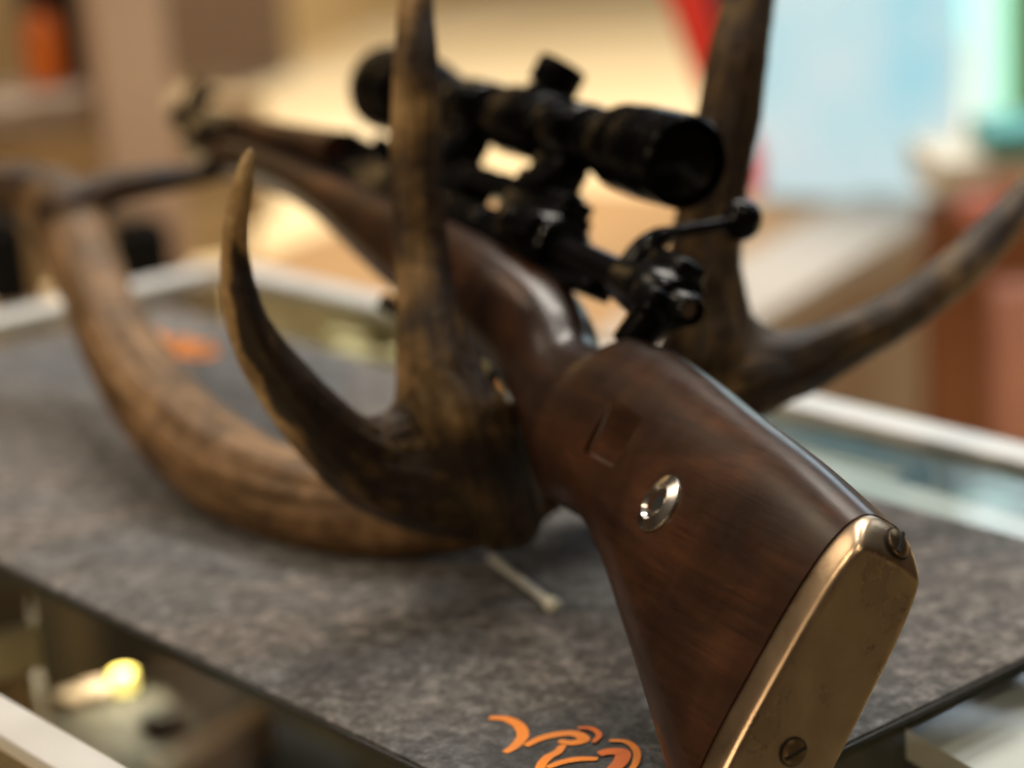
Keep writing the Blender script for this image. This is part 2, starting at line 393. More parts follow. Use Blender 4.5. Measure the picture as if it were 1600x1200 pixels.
# ------------------------------------------------------------------ mat
ma0, ma1, mn0, mn1 = -1.405, -0.540, 0.467, 0.817
rotc_i = Matrix((EA, EN, EZ)); MATC = cp((ma0+ma1)/2, (mn0+mn1)/2, 0.0)
def mat_fabric():
    m, n, b = new_mat('printed_felt')
    v = coords(n)
    f1 = noise_tex(n, v, 130, 6, 0.62, 0.3)
    f2 = noise_tex(n, v, 420, 5, 0.7, 0.3)
    f3 = noise_tex(n, v, 7, 3, 0.5, 0.5)
    ad = n.nodes.new('ShaderNodeMath'); ad.operation = 'MULTIPLY_ADD'; ad.inputs[1].default_value = 0.55; n.links.new(f2, ad.inputs[0]); n.links.new(f1, ad.inputs[2])
    su = n.nodes.new('ShaderNodeMath'); su.operation = 'SUBTRACT'; su.inputs[1].default_value = 0.275; n.links.new(ad.outputs[0], su.inputs[0])
    r = ramp(n, [(0.34, (0.040, 0.036, 0.033)), (0.46, (0.092, 0.081, 0.074)), (0.55, (0.142, 0.126, 0.115)), (0.68, (0.27, 0.24, 0.22))])
    n.links.new(su.outputs[0], r.inputs[0])
    # printed bluish cloud patches
    r3 = ramp(n, [(0.47, (1.0, 1.0, 1.0)), (0.60, (0.72, 0.83, 0.96))]); n.links.new(f3, r3.inputs[0])
    mx = n.nodes.new('ShaderNodeMix'); mx.data_type = 'RGBA'; mx.blend_type = 'MULTIPLY'; mx.inputs[0].default_value = 1
    n.links.new(r.outputs[0], mx.inputs[6]); n.links.new(r3.outputs[0], mx.inputs[7])
    # darker printed ground round the script
    pc = rotc_i @ (on(880, 1165, 0.004)-MATC)
    t = n.nodes.new('ShaderNodeTexCoord'); vd = n.nodes.new('ShaderNodeVectorMath'); vd.operation = 'DISTANCE'
    vd.inputs[1].default_value = (pc.x, pc.y, 0.004); n.links.new(t.outputs['Object'], vd.inputs[0])
    wb = n.nodes.new('ShaderNodeMath'); wb.operation = 'MULTIPLY_ADD'; wb.inputs[1].default_value = 0.05
    n.links.new(f3, wb.inputs[0]); n.links.new(vd.outputs['Value'], wb.inputs[2])
    rs = ramp(n, [(0.045, (0.40, 0.42, 0.44)), (0.085, (1, 1, 1))]); n.links.new(wb.outputs[0], rs.inputs[0])
    mx2 = n.nodes.new('ShaderNodeMix'); mx2.data_type = 'RGBA'; mx2.blend_type = 'MULTIPLY'; mx2.inputs[0].default_value = 1
    n.links.new(mx.outputs[2], mx2.inputs[6]); n.links.new(rs.outputs[0], mx2.inputs[7])
    n.links.new(mx2.outputs[2], b.inputs['Base Color'])
    b.inputs['Roughness'].default_value = 0.82; b.inputs['Sheen Weight'].default_value = 0.15
    bump(n, b, f2, 0.5, 0.0015)
    return m
ma0, ma1, mn0, mn1 = -1.405, -0.540, 0.467, 0.817
rotc = Matrix((EA, EN, EZ)).transposed()
gm = thing('counter_mat', cp((ma0+ma1)/2, (mn0+mn1)/2, 0.0), 'grey stone patterned gun mat with orange script lying under the antlers', 'mat', rot=rotc)
L2, W2 = (ma1-ma0)/2, (mn1-mn0)/2
MB().box((0, 0, 0.0013), XYZ, (L2, W2, 0.0012), 0.0006).obj('rubber_backing', M_rubber, gm)
MB().box((0, 0, 0.0032), XYZ, (L2-0.0015, W2-0.0015, 0.0007), 0.0005).obj('printed_felt', mat_fabric(), gm)
M_orange = simple('orange_print', (0.75, 0.22, 0.012), 0.7, 0, 0.12, 60)
M_orange2 = simple('deep_orange_print', (0.62, 0.13, 0.006), 0.7, 0, 0.12, 60)
rinv = rotc.transposed()
def ribbon(name, pts, wid, mat, z=0.0043):
    """flat printed brush stroke lying on the mat; pts in the mat's own metres"""
    C = crom(pts, 10); vs, fs = [], []
    n = len(C)
    for i in range(n):
        t = C[min(i+1, n-1)]-C[max(i-1, 0)]; t /= np.linalg.norm(t)+1e-9
        w = wid*(0.35+0.65*math.sin(math.pi*min(1, (i+2)/(n+3)))**0.5)/2
        vs += [(C[i][0]-t[1]*w, C[i][1]+t[0]*w, z), (C[i][0]+t[1]*w, C[i][1]-t[0]*w, z)]
    for i in range(n-1): fs.append((2*i, 2*i+1, 2*i+3, 2*i+2))
    return build(name, vs, fs, mat, gm, False)
def mpx(x, y):
    p = rinv @ (on(x, y, 0.004)-gm.location); return (p.x, p.y)
def logo_px(u, v): return mpx(700+u/4.444, 1080+v/4.444)
strokes = [
    ([(285, 190), (400, 195), (490, 240), (520, 310), (470, 380), (395, 430)], 0.0050, M_orange),
    ([(540, 385), (640, 335), (760, 305), (880, 300), (945, 340), (860, 365), (770, 350)], 0.0050, M_orange),
    ([(800, 380), (760, 430), (690, 470), (640, 540), (660, 620)], 0.0042, M_orange),
    ([(690, 540), (800, 500), (920, 480), (1040, 480)], 0.0040, M_orange),
    ([(1050, 450), (1120, 430), (1210, 440), (1200, 500), (1140, 560), (1060, 640)], 0.0062, M_orange2),
    ([(1120, 355), (1240, 365), (1310, 430), (1300, 520), (1230, 600)], 0.0030, M_orange),
    ([(900, 268), (1000, 275), (1050, 320), (1010, 370)], 0.0026, M_orange2),
]
k_ = 0
for pts, w, mt in strokes:
    ribbon('printed_script', [logo_px(*p) for p in pts], w, mt, 0.0043+k_*0.00012); k_ += 1
for pts, w in (([(238, 522), (262, 540), (285, 534), (300, 548)], 0.013), ([(246, 540), (270, 556), (300, 545), (332, 540)], 0.014),
               ([(296, 556), (318, 560), (338, 548)], 0.009)):
    ribbon('printed_script', [mpx(*p) for p in pts], w, M_orange, 0.0043+k_*0.00012); k_ += 1
ribbon('printed_script', [mpx(778, 592), mpx(800, 588), mpx(812, 606)], 0.02, M_orange, 0.0043+k_*0.00012)

# ------------------------------------------------------------------ things inside the case, under the glass
def slab(name, px4, z, h, mat, label, cat, group=None):
    """flat-topped block whose top corners lie on level z"""
    top = [on(x, y, z) for x, y in px4]; c = sum(top, Vector())/4
    vs = [p-c for p in top]+[p-c-EZ*h for p in top]
    fs = [(0, 1, 2, 3), (7, 6, 5, 4)]+[(i, i+4, (i+1) % 4+4, (i+1) % 4) for i in range(4)]
    o = build(name, vs, fs, mat, None, False); o.location = c
    return props(o, label, cat, group)
ZS = -0.307
slab('felt_tray', [(-60, 1130), (250, 1075), (420, 1230), (-60, 1300)], -0.20, 0.107, simple('tray_grey', (0.10, 0.095, 0.08), 0.7, 0, 0.5, 30, 0.1),
     'grey felt tray inside the case at its near left end', 'tray')
slab('wooden_strip', [(215, 1195), (395, 1098), (425, 1112), (265, 1215)], -0.185, 0.122, simple('strip_wood', (0.36, 0.21, 0.085), 0.5, 0, 0.2, 20),
     'narrow light brown wooden divider inside the case beside the tray', 'divider')
slab('ochre_board', [(-60, 915), (46, 918), (50, 1060), (-60, 1060)], -0.10, 0.207, simple('panel_ochre', (0.24, 0.155, 0.06), 0.6, 0, 0.2, 14),
     'ochre wooden board inside the case near its left corner', 'board')
slab('paper_card', [(-60, 996), (52, 972), (60, 984), (-60, 1014)], -0.075, 0.024, simple('card_cream', (0.75, 0.65, 0.40), 0.7, 0, 0.1, 20),
     'slim cream card lying on the ochre board in the case', 'card')
slab('black_box', [(420, 1118), (560, 1190), (520, 1260), (340, 1240)], -0.21, 0.097, simple('box_black', (0.008, 0.008, 0.01), 0.5, 0, 0.2, 20),
     'black box inside the case beside the wooden divider', 'box')
slab('white_sheet', [(1415, 1138), (1640, 1025), (1700, 1260), (1560, 1225)], -0.022, 0.014, simple('sheet_white', (0.78, 0.80, 0.80), 0.6, 0, 0.05, 10),
     'pale board under the glass by the bottom right mat corner', 'board')
slab('white_sheet', [(1190, 690), (1700, 838), (1700, 900), (1190, 745)], -0.012, 0.008, simple('sheet_pale', (0.42, 0.44, 0.40), 0.6, 0, 0.08, 20),
     'long pale strip under the glass along the far mat edge', 'strip')
def casebox(name, a0, a1, n0, n1, ztop, h, mat, label, cat, group=None):
    o = MB().box((0, 0, 0), CAX, ((a1-a0)/2, (n1-n0)/2, h/2), 0.002).obj(name, mat); o.location = cp((a0+a1)/2, (n0+n1)/2, ztop-h/2)
    return props(o, label, cat, group)
casebox('green_box', -0.73, -0.60, 0.884, 0.914, -0.014, 0.293, simple('box_green', (0.025, 0.10, 0.045), 0.5, 0, 0.3, 20), 'dark green box under the glass at the far right', 'box')
casebox('card_box', -0.90, -0.77, 0.886, 0.914, -0.014, 0.293, simple('box_olive', (0.22, 0.20, 0.12), 0.6, 0, 0.3, 30), 'olive cardboard box under the glass behind the rifle butt', 'box')
M_brass = simple('pale_yellow_card', (0.74, 0.65, 0.36), 0.6, 0, 0.3, 60)
M_khaki = simple('khaki_lining', (0.46, 0.41, 0.25), 0.7, 0, 0.2, 12)
casebox('display_board', -1.38, -1.14, 0.835, 0.914, -0.034, 0.012, M_khaki, 'khaki display board under the glass behind the mat', 'board')
yb = ['rounded pale yellow packet under the glass nearest the thick tine', 'pale yellow packet under the glass between the two near tines', 'pale yellow packet lying lowest between the two near tines']
for (a_, n_), lb in zip(((-1.205, 0.884), (-1.285, 0.893), (-1.245, 0.868)), yb):
    o = MB().box((0, 0, 0), CAX, (0.020, 0.011, 0.0095), 0.005).obj('yellow_packet', M_brass); o.location = cp(a_, n_, -0.0243)
    props(o, lb, 'packet', 'yellow packets under the glass')
o = MB().lathe([(-0.008, 0.004), (-0.006, 0.0075), (0, 0.0085), (0.006, 0.0075), (0.008, 0.003)], axis=(0, 0, 1), N=24).obj('led_lamp', emissive('lit_yellow_lamp', (1.0, 0.80, 0.22), 2.6))
o.location = on(193, 1064, -0.1915); pl_ = bpy.data.lights.new('case_lamp', 'POINT'); pl_.energy = 0.55; pl_.color = (1.0, 0.86, 0.58); pl_.shadow_soft_size = 0.012
plo = bpy.data.objects.new('case_lamp', pl_); COL.objects.link(plo); plo.location = o.location+EZ*0.03+EN*0.0
props(o, 'small lit yellow lamp glowing inside the case at lower left', 'lamp')

# white plastic stick on the mat
st = thing('plastic_stick', on(820, 908, 0.006), 'thin white plastic stick on the mat beside the antler base', 'stick')
p0, p1 = on(768, 872, 0.0075), on(862, 944, 0.0068)
MB().tube([p0, p0.lerp(p1, 0.5), p1], 0.0022, 14).obj('stick', simple('stick_white', (0.62, 0.64, 0.62), 0.22, 0, 0.05, 30), st, offset=st.location)
d_ = (p1-p0).normalized()
MB().tube([p1-d_*0.004, p1, p1+d_*0.004, p1+d_*0.006], [0.0030, 0.0038, 0.0036, 0.0014], 14).obj('cap', simple('cap_white', (0.72, 0.72, 0.62), 0.4, 0, 0.05, 30), st, offset=st.location)
for (x, y, z, r, c, lb) in ((110, 1092, -0.1955, 0.010, (0.45, 0.36, 0.28), 'dull pinkish disc on the grey tray left of the lamp'),
                            (150, 1080, -0.1955, 0.012, (0.50, 0.40, 0.32), 'pale pinkish disc on the grey tray just below the lamp'),
                            (250, 1120, -0.1955, 0.014, (0.05, 0.05, 0.05), 'dark grey disc on the grey tray right of the lamp')):
    o = MB().lathe([(-0.004, r*0.9), (-0.003, r), (0.003, r), (0.004, r*0.9)], axis=(0, 0, 1), N=28).obj('coin_disc', simple('disc_%d' % x, c, 0.6, 0.0, 0.2, 40, spec=0.2)); o.location = on(x, y, z)
    props(o, lb, 'disc', 'discs on the tray in the case')
# ================================================================== BACKGROUND OF THE SHOP
def hull(name, base, up, mat, parent=None, off=None):
    """prism: base polygon (world points) swept by vector up"""
    n = len(base); vs = [Vector(p) for p in base]+[Vector(p)+Vector(up) for p in base]
    fs = [tuple(range(n))[::-1], tuple(range(n, 2*n))]+[(i, (i+1) % n, (i+1) % n+n, i+n) for i in range(n)]
    return build(name, vs, fs, mat, parent, False, off)
M_tan = simple('tan_wall', (0.60, 0.43, 0.21), 0.7, 0, 0.12, 2)
M_pink = simple('pinkish_post', (0.60, 0.44, 0.33), 0.6, 0, 0.06, 4)
M_greyb = simple('grey_brown_door', (0.13, 0.095, 0.07), 0.6, 0, 0.1, 3)
M_shelf = simple('shelf_taupe', (0.27, 0.19, 0.125), 0.6, 0, 0.1, 3)
M_matt = simple('matt_black', (0.006, 0.0055, 0.0055), 0.8, 0, 0.3, 9, spec=0.1)
# golden-tan wall standing where the floor ends, with a grey-brown door leaf
q0, q1 = on(250, 160, FZ), on(720, 0, FZ)
d = (q1-q0).normalized(); nrm = Vector((-d.y, d.x, 0))
if nrm.y < 0: nrm = -nrm
q1 = q0 + d*9
hull('tan_wall', [q0-d*4, q1, q1+nrm*0.2, q0-d*4+nrm*0.2], (0, 0, 3.4), M_tan)
props(bpy.data.objects['tan_wall'], 'golden tan wall far behind the rifle scope', 'wall')
g0, g1 = on(262, 150, FZ), on(350, 120, FZ)
dr = thing('cupboard', g0, 'tall grey brown cupboard against the tan wall left of the scope', 'cupboard')
hull('body', [g0-nrm*0.35, g1-nrm*0.35, g1-nrm*0.02, g0-nrm*0.02], (0, 0, 2.1), M_greyb, dr, g0)
mid = g0.lerp(g1, 0.5)-nrm*0.36
MB().box(mid+EZ*1.05, (d, nrm, EZ), (0.01, 0.008, 1.0)).obj('door_gap', M_matt, dr, False, g0)
# pinkish post and shelf unit in front of it on the left
su = thing('shelf_unit', at(150, 430, 3.1), 'pinkish shop shelving with tall posts left of the rifle muzzle', 'shelving')
so = su.location
R3 = Vector((0.93, 0.36, 0)); R3.normalize(); N3 = Vector((-R3.y, R3.x, 0))
SAX = (R3, N3, EZ)
def sx(x, y, k=3.1): return at(x, y, k)
def vpost(x, y, w, k, name, mat, zt=1.4, dep=0.05):
    c = at(x, y, k); zz = (FZ+zt)/2
    MB().box(Vector((c.x, c.y, zz)), SAX, (w/2, dep, (zt-FZ)/2), 0.004).obj(name, mat, su, offset=so)
vpost(210, 215, 0.098, 3.1, 'post', M_pink)
vpost(-5, 60, 0.05, 3.3, 'post', M_tan)
c = at(70, 170, 3.15); MB().box(c, SAX, (0.13, 0.12, 0.027), 0.004).obj('shelf_board', M_shelf, su, offset=so)
c = at(60, 455, 3.2); MB().box(c-EZ*0.10, SAX, (0.15, 0.12, 0.06), 0.004).obj('shelf_board', M_shelf, su, offset=so)
c = at(80, 245, 3.45); MB().box(c-EZ*0.05, SAX, (0.34, 0.015, 0.10)).obj('back_panel', simple('back_panel_tan', (0.47, 0.32, 0.15), 0.7, 0, 0.1, 3), su, False, offset=so)
c = at(60, 400, 3.45); MB().box(c, SAX, (0.34, 0.015, 0.045)).obj('back_panel', M_tan, su, False, offset=so)
c = at(100, 40, 3.5); MB().box(c, SAX, (0.34, 0.015, 0.10)).obj('back_panel', M_shelf, su, False, offset=so)
bx = MB().box((0, 0, 0), SAX, (0.047, 0.05, 0.075), 0.004).obj('black_case', M_matt); bx.location = at(98, 35, 3.2); props(bx, 'black case standing on the upper shelf behind the orange bottle', 'case')
bo = thing('orange_bottle', at(72, 132, 3.02), 'blurred orange bottle on the upper shelf at left', 'bottle')
MB().lathe([(0, 0.018), (0.004, 0.024), (0.075, 0.024), (0.090, 0.018), (0.098, 0.009)], axis=(0, 0, 1), N=28).obj('body', simple('orange_plastic', (0.62, 0.13, 0.01), 0.4, 0, 0.1, 10), bo)
MB().lathe([(0.0985, 0.010), (0.125, 0.010), (0.127, 0.008)], axis=(0, 0, 1), N=24).obj('cap', M_matt, bo)
for (x, y, hw, hh, lb) in ((222, 398, 0.032, 0.045, 'black box on the lower shelf right of the antler beam'), (5, 410, 0.03, 0.055, 'black box on the lower shelf left of the antler beam')):
    b2 = MB().box((0, 0, 0), SAX, (hw, 0.05, hh), 0.004).obj('black_box', M_matt); b2.location = at(x, y, 3.0); props(b2, lb, 'box')

# second counter on the right: white trim, ochre top, tan front
z2 = -0.32
t0, t1 = on(1100, 548, z2), on(1500, 308, z2)
dd = (t1-t0).normalized(); nn = Vector((-dd.y, dd.x, 0))
if nn.y < 0: nn = -nn
sc = thing('wooden_counter', Vector((t0.x, t0.y, FZ)), 'wooden counter with a broad white edge trim behind the antlers at right', 'counter')
so2 = sc.location
hull('edge_trim', [t0, t1, t1+nn*0.16, t0+nn*0.16], (0, 0, -0.03), simple('trim_white', (0.40, 0.35, 0.30), 0.5, 0, 0.04, 6), sc, so2)
b0, b1 = t0+nn*0.02-EZ*0.031, t1+nn*0.02-EZ*0.031
hull('front_panel', [b0, b1, b1+nn*0.1, b0+nn*0.1], (0, 0, FZ-b0.z), simple('front_tan', (0.33, 0.22, 0.135), 0.6, 0, 0.1, 3), sc, so2)
hull('worktop', [t0+nn*0.163-EZ*0.012, t1+nn*0.163-EZ*0.012, t1+nn*0.9-EZ*0.012, t0+nn*0.9-EZ*0.012], (0, 0, -0.02), simple('top_ochre', (0.30, 0.155, 0.042), 0.6, 0, 0.12, 4), sc, so2)

# pale blue glazed display panel standing behind, with green edges; its emission paints in a reflected window
def blue_mat():
    m, n, b = new_mat('glowing_blue_glass')
    v = coords(n, (1, 1, 1)); f = noise_tex(n, v, 3.2, 3, 0.45, 0.3)
    r = ramp(n, [(0.32, (0.56, 0.63, 0.70)), (0.48, (0.44, 0.63, 0.71)), (0.62, (0.24, 0.56, 0.72))])
    n.links.new(f, r.inputs[0]); n.links.new(r.outputs[0], b.inputs['Base Color'])
    n.links.new(r.outputs[0], b.inputs['Emission Color']); b.inputs['Emission Strength'].default_value = 0.95  # added glow, the glass is no lamp
    b.inputs['Roughness'].default_value = 0.35
    return m
kp = 3.6
pn = thing('glowing_display_glass', at(1350, 310, kp), 'pale blue display glass with painted-in glow and green edges at upper right', 'display panel')
po = pn.location
PR = (at(1520, 300, kp)-at(1160, 300, kp)); PR.z = 0; PR.normalize(); PN = Vector((-PR.y, PR.x, 0)); PAX = (PR, PN, EZ)
def pbox(x0, y0, x1, y1, k, dep, name, mat, par=pn, o_=po):
    a, b_ = at(x0, y1, k), at(x1, y1, k); zt = at((x0+x1)/2, y0, k).z; zb = (a.z+b_.z)/2
    hw = abs((b_-a).dot(PR))/2; hh = (zt-zb)/2; c = (a+b_)/2; c.z = (zt+zb)/2
    return MB().box(c, PAX, (hw, dep, hh)).obj(name, mat, par, False, o_)
pbox(1165, -1000, 1500, 306, kp, 0.02, 'panel', blue_mat())  # carried up out of view so its glow reflects on the comb
M_mint = emissive('mint_glass', (0.58, 0.82, 0.80), 1.0)  # glass brightened by an added glow
M_edge = emissive('green_glass_edge', (0.04, 0.70, 0.30), 1.1)  # bright edge made by added emission, no lamp in it
pbox(1512, -1000, 1574, 192, kp-0.03, 0.012, 'mint_strip', M_mint)
pbox(1577, -1000, 1584, 196, kp-0.05, 0.008, 'glass_edge', M_edge)
a, b_ = at(1205, 44, kp-0.06), at(1420, -30, kp-0.06)
MB().tube([a, a.lerp(b_, 0.5), b_], 0.007, 10).obj('glass_edge', M_edge, pn, offset=po)
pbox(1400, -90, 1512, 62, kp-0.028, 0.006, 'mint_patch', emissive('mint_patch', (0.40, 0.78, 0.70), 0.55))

# red and maroon hanging straps
def strap(name, pts, k, w, mat, label):
    P = [at(x, y, k) for x, y in pts]; C = crom([tuple(p) for p in P], 8)
    e = thing(name, P[0], label, 'strap')
    MB().tube([Vector(c) for c in C], [w*(1-0.35*i/len(C)) for i in range(len(C))], 14, 0.35, Vector((0, 1, 0))).obj('webbing', mat, e, offset=P[0])
    MB().box(P[0]+EZ*0.02, PAX, (w*1.1, 0.012, 0.012), 0.003).obj('buckle', M_matt, e, offset=P[0])
strap('hanging_strap', [(1045, -70), (1075, 0), (1098, 75), (1130, 165), (1165, 240), (1172, 300)], 2.6, 0.024, simple('strap_red', (0.80, 0.03, 0.012), 0.5, 0, 0.1, 10), 'bright red strap hanging behind the far upright tine')
strap('hanging_strap', [(1100, -60), (1118, 10), (1128, 70), (1140, 120)], 2.9, 0.022, simple('strap_maroon', (0.09, 0.012, 0.02), 0.5, 0, 0.1, 10), 'dark maroon strap hanging beside the red one')

# wooden stand with pink and red boxes at the right edge
ws = thing('display_stand', Vector((at(1560, 400, 2.9).x, at(1560, 400, 2.9).y, FZ)), 'brown wooden stand with an off white top at the right edge', 'stand')
wo_ = ws.location
def sbox(x0, y0, x1, y1, k, dep, name, mat, par, o_): return pbox(x0, y0, x1, y1, k, dep, name, mat, par, o_)
sbox(1440, 222, 1760, 276, 2.85, 0.10, 'top', simple('stand_top', (0.52, 0.47, 0.38), 0.5, 0, 0.06, 5), ws, wo_)
a = at(1600, 280, 2.9)
MB().box(Vector((at(1600, 280, 2.9).x, at(1600, 280, 2.9).y, (a.z+FZ)/2-0.012)), PAX, (0.130, 0.03, (a.z-FZ)/2-0.012)).obj('body', simple('stand_brown', (0.24, 0.085, 0.03), 0.6, 0, 0.12, 4), ws, False, wo_)
for (x0, y0, x1, y1, mt, lb) in ((1500, 300, 1560, 352, (0.50, 0.16, 0.12), 'pink box on the upper front of the brown stand'),
                                 (1566, 285, 1610, 335, (0.55, 0.09, 0.01), 'orange red box at the right edge of the brown stand'),
                                 (1560, 430, 1640, 700, (0.48, 0.22, 0.17), 'tall pale pink carton in front of the brown stand')):
    a, b_ = at(x0, y1, 2.75), at(x1, y0, 2.75)
    o = MB().box((0, 0, 0), PAX, (abs((b_-a).dot(PR))/2, 0.03, abs(b_.z-a.z)/2), 0.004).obj('carton', simple('carton_%d' % x0, mt, 0.6, 0, 0.1, 8)); o.location = (a+b_)/2
    props(o, lb, 'carton')
tb = sbox(1528, 186, 1760, 218, 2.80, 0.07, 'teal_box', simple('teal_card', (0.05, 0.26, 0.26), 0.6, 0, 0.1, 8), None, None)
props(tb, 'flat teal box lying on the off white stand top', 'box')
vp = at(1604, 60, 3.7)
o = MB().box((0, 0, 0), PAX, (0.03, 0.03, 1.3)).obj('brown_post', simple('post_brown', (0.17, 0.085, 0.03), 0.6, 0, 0.1, 4), None, False); o.location = (vp.x, vp.y, 0.3)
props(o, 'dark brown upright post at the top right corner beside the panel', 'post')
# pinkish floor mat seen lower right
slab('floor_rug', [(1330, 640), (1700, 560), (1900, 800), (1380, 760)], FZ+0.012, 0.01, simple('rug_pink', (0.52, 0.42, 0.37), 0.9, 0, 0.05, 3), 'pale pinkish rug on the floor beyond the right counter end', 'rug')

# ================================================================== RIFLE (own axes: x right, y forward along the bore, z up)
CX = [0.76099504, 0.42545311, 0.48977159]; CF = [-0.44229452, -0.21206108, 0.87143884]; CU = [0.47461786, -0.87978392, 0.02679815]
CT = [0.16535524, 0.0035465, 0.78749174]
def c2w(c): return RT*c[0]-UP*c[1]+FW*c[2]
RM = Matrix((c2w(CX), c2w(CF), c2w(CU))).transposed()
ROrg = CAMP + c2w(CT)
rifle = thing('rifle', ROrg, 'scoped bolt action rifle with dark walnut stock resting in the antlers', 'rifle', rot=RM)
MMF = 0.001
def L(w, u, v): return Vector((w*MMF, u*MMF, v*MMF))
def egg(u, top, bot, hw, n=2.25, tp=-0.1, N=72):
    mid, H = (top+bot)/2, (top-bot)/2; r = []
    for i in range(N):
        th = 2*math.pi*i/N; c, s = math.cos(th), math.sin(th)
        z = H*math.copysign(abs(s)**(2/n), s); x = hw*math.copysign(abs(c)**(2/n), c)*(1+tp*(z/H))
        r.append(L(x, u, mid+z))
    return r
# ---- stock
ST = [ # u, top, bottom, half width, exponent, taper
    (13.6, -54.5, -189, 22.3, 3.3, -0.07), (60, -45, -164, 22.0, 3.0, -0.09), (110, -37.5, -138.5, 21.4, 2.7, -0.11), (155, -30.5, -117, 20.8, 2.45, -0.12),
    (185, -27, -107.5, 20.3, 2.25, -0.12), (206, -26, -107, 20.0, 2.2, -0.1), (222, -28.5, -106, 19.6, 2.15, -0.08), (236, -36, -100, 19.2, 2.1, -0.05), (252, -36, -90, 19.2, 2.1, -0.03),
    (275, -25, -79, 20.2, 2.15, 0), (300, -16.5, -70, 22, 2.3, 0.03), (330, -11.5, -63, 25, 2.5, 0.06), (375, -8, -58, 27, 2.8, 0.08),
    (440, -7, -52, 27, 2.8, 0.08), (500, -6, -44, 26, 2.7, 0.08), (550, -4, -36, 24.5, 2.6, 0.06), (600, -3, -30, 22.5, 2.5, 0.05),
    (650, -2, -26.5, 21, 2.4, 0.04), (710, -1, -26, 19.5, 2.3, 0.02), (770, 0, -26, 18.5, 2.3, 0), (826, 0, -25, 18, 2.3, 0)]
S = hermite(ST, 3.0)
stock = MB().rings([egg(*r) for r in S]).obj('stock', M_wood, rifle, sharp=50)
# rectangular sling recess cut into the left side
cut = MB(); X0 = Vector((1, 0, 0))
cut.box(L(-23.25, 170, -70.5), (Vector((1, 0, 0.10)), Vector((0, 1, 0)), Vector((-0.10, 0, 1))), (0.0050, 0.0140, 0.0122), 0.0016)
cutter = cut.obj('cutter', M_wood, rifle)
bm_ = stock.modifiers.new('b', 'BOOLEAN'); bm_.operation = 'DIFFERENCE'; bm_.object = cutter; bm_.solver = 'EXACT'
apply_mods(stock); bpy.data.objects.remove(cutter)
stock.data.set_sharp_from_angle(angle=math.radians(40))
# ---- buttplate (cupped, rounded heel)
def inset(ring_args, side_in, bot_in, u, drop=0.0):
    _, top, bot, hw, n, tp = ring_args
    ring = egg(u, top-min(side_in, 1.5), bot+bot_in, hw-side_in, n, tp)
    cutv = (-55.0-(13-u)*1.12-drop)*MMF
    out = []
    for v in ring:
        z = v.z
        if z > cutv:                      # flat heel band with a slight crown
            z = cutv+0.0030*(1-(v.x/0.02)**2)*min(1, (z-cutv)/0.004)*(1-drop/14)
        out.append(Vector((v.x, v.y, z)))
    return out
BA = (13, -54.7, -189, 22.2, 3.3, -0.07)
pl = [inset(BA, 0.9, 0.9, 13.2, 0.6), inset(BA, 0.3, 0.3, 12.9, 0.1), inset(BA, 0.15, 0.2, 12.0), inset(BA, 0.15, 0.2, 10.0), inset(BA, 0.3, 0.2, 7.5),
      inset(BA, 0.5, 0.4, 5.0), inset(BA, 0.8, 0.7, 2.8), inset(BA, 1.1, 1.0, 1.7), inset(BA, 1.6, 1.4, 0.9, 0.1), inset(BA, 2.2, 2.0, 0.35, 0.35), inset(BA, 3.0, 2.8, 0.05, 0.9), inset(BA, 4.0, 3.8, 0.0, 1.8),
      inset(BA, 6, 8, 0.05, 4), inset(BA, 9, 14, 0.1, 7), inset(BA, 15.5, 35, 0.15, 13)]
plate = MB().rings(pl).obj('buttplate', M_plate, rifle, sharp=60)
def screw(name, pos, nrm, r, parent, ang):
    n = Vector(nrm).normalized(); pos = Vector(pos)
    s = MB().lathe([(-0.002, r), (0.00005, r), (0.0006, r*0.97), (0.00105, r*0.82), (0.0013, r*0.45), (0.0014, 0)], pos, n, 40).obj(name, M_screw, parent)
    u = Vector((0, 0, 1)) if abs(n.z) < 0.9 else Vector((1, 0, 0))
    x = n.cross(u).normalized(); y = n.cross(x); d = x*math.cos(ang)+y*math.sin(ang)
    MB().box(pos+n*0.0009, (d, n.cross(d), n), (r*0.93, r*0.13, 0.0007)).obj('screw_slot', M_slot, s, False)
    MB().lathe([(-0.001, r*1.1), (0.00006, r*1.1), (0.00008, r*0.9)], pos, n, 40).obj('screw_recess', M_slot, s, False)
    return s
screw('buttplate_screw', L(2.5, 5.2, -60.0), (0.08, -0.745, 0.667), 0.0056, plate, 1.15)
screw('buttplate_screw', L(0.5, -0.5, -142), (0, -1, 0), 0.0050, plate, 0.9)
# ---- takedown disc
disc = MB().lathe([(-0.003, 0.0122), (0.0002, 0.0123), (0.0007, 0.0121), (0.0023, 0.0080), (0.0024, 0.0076), (0.0009, 0.0064), (0.0008, 0.0050), (0.0003, 0.0034), (-0.0008, 0.0026), (-0.005, 0.0025)],
                  L(-20.9, 115, -87), (-1, 0.09, 0.04), 56, cap=False).obj('takedown_disc', M_steel, rifle, sharp=30)
MB().lathe([(0, 0.0036), (0.0001, 0.0034)], L(-21.5, 115, -87), (-1, 0, 0), 24).obj('disc_hole', M_slot, disc, False)
MB().lathe([(0, 0.0128), (0.0003, 0.0126)], L(-20.85, 115, -87), (-1, 0, 0.04), 40).obj('disc_seat', M_slot, disc, False)
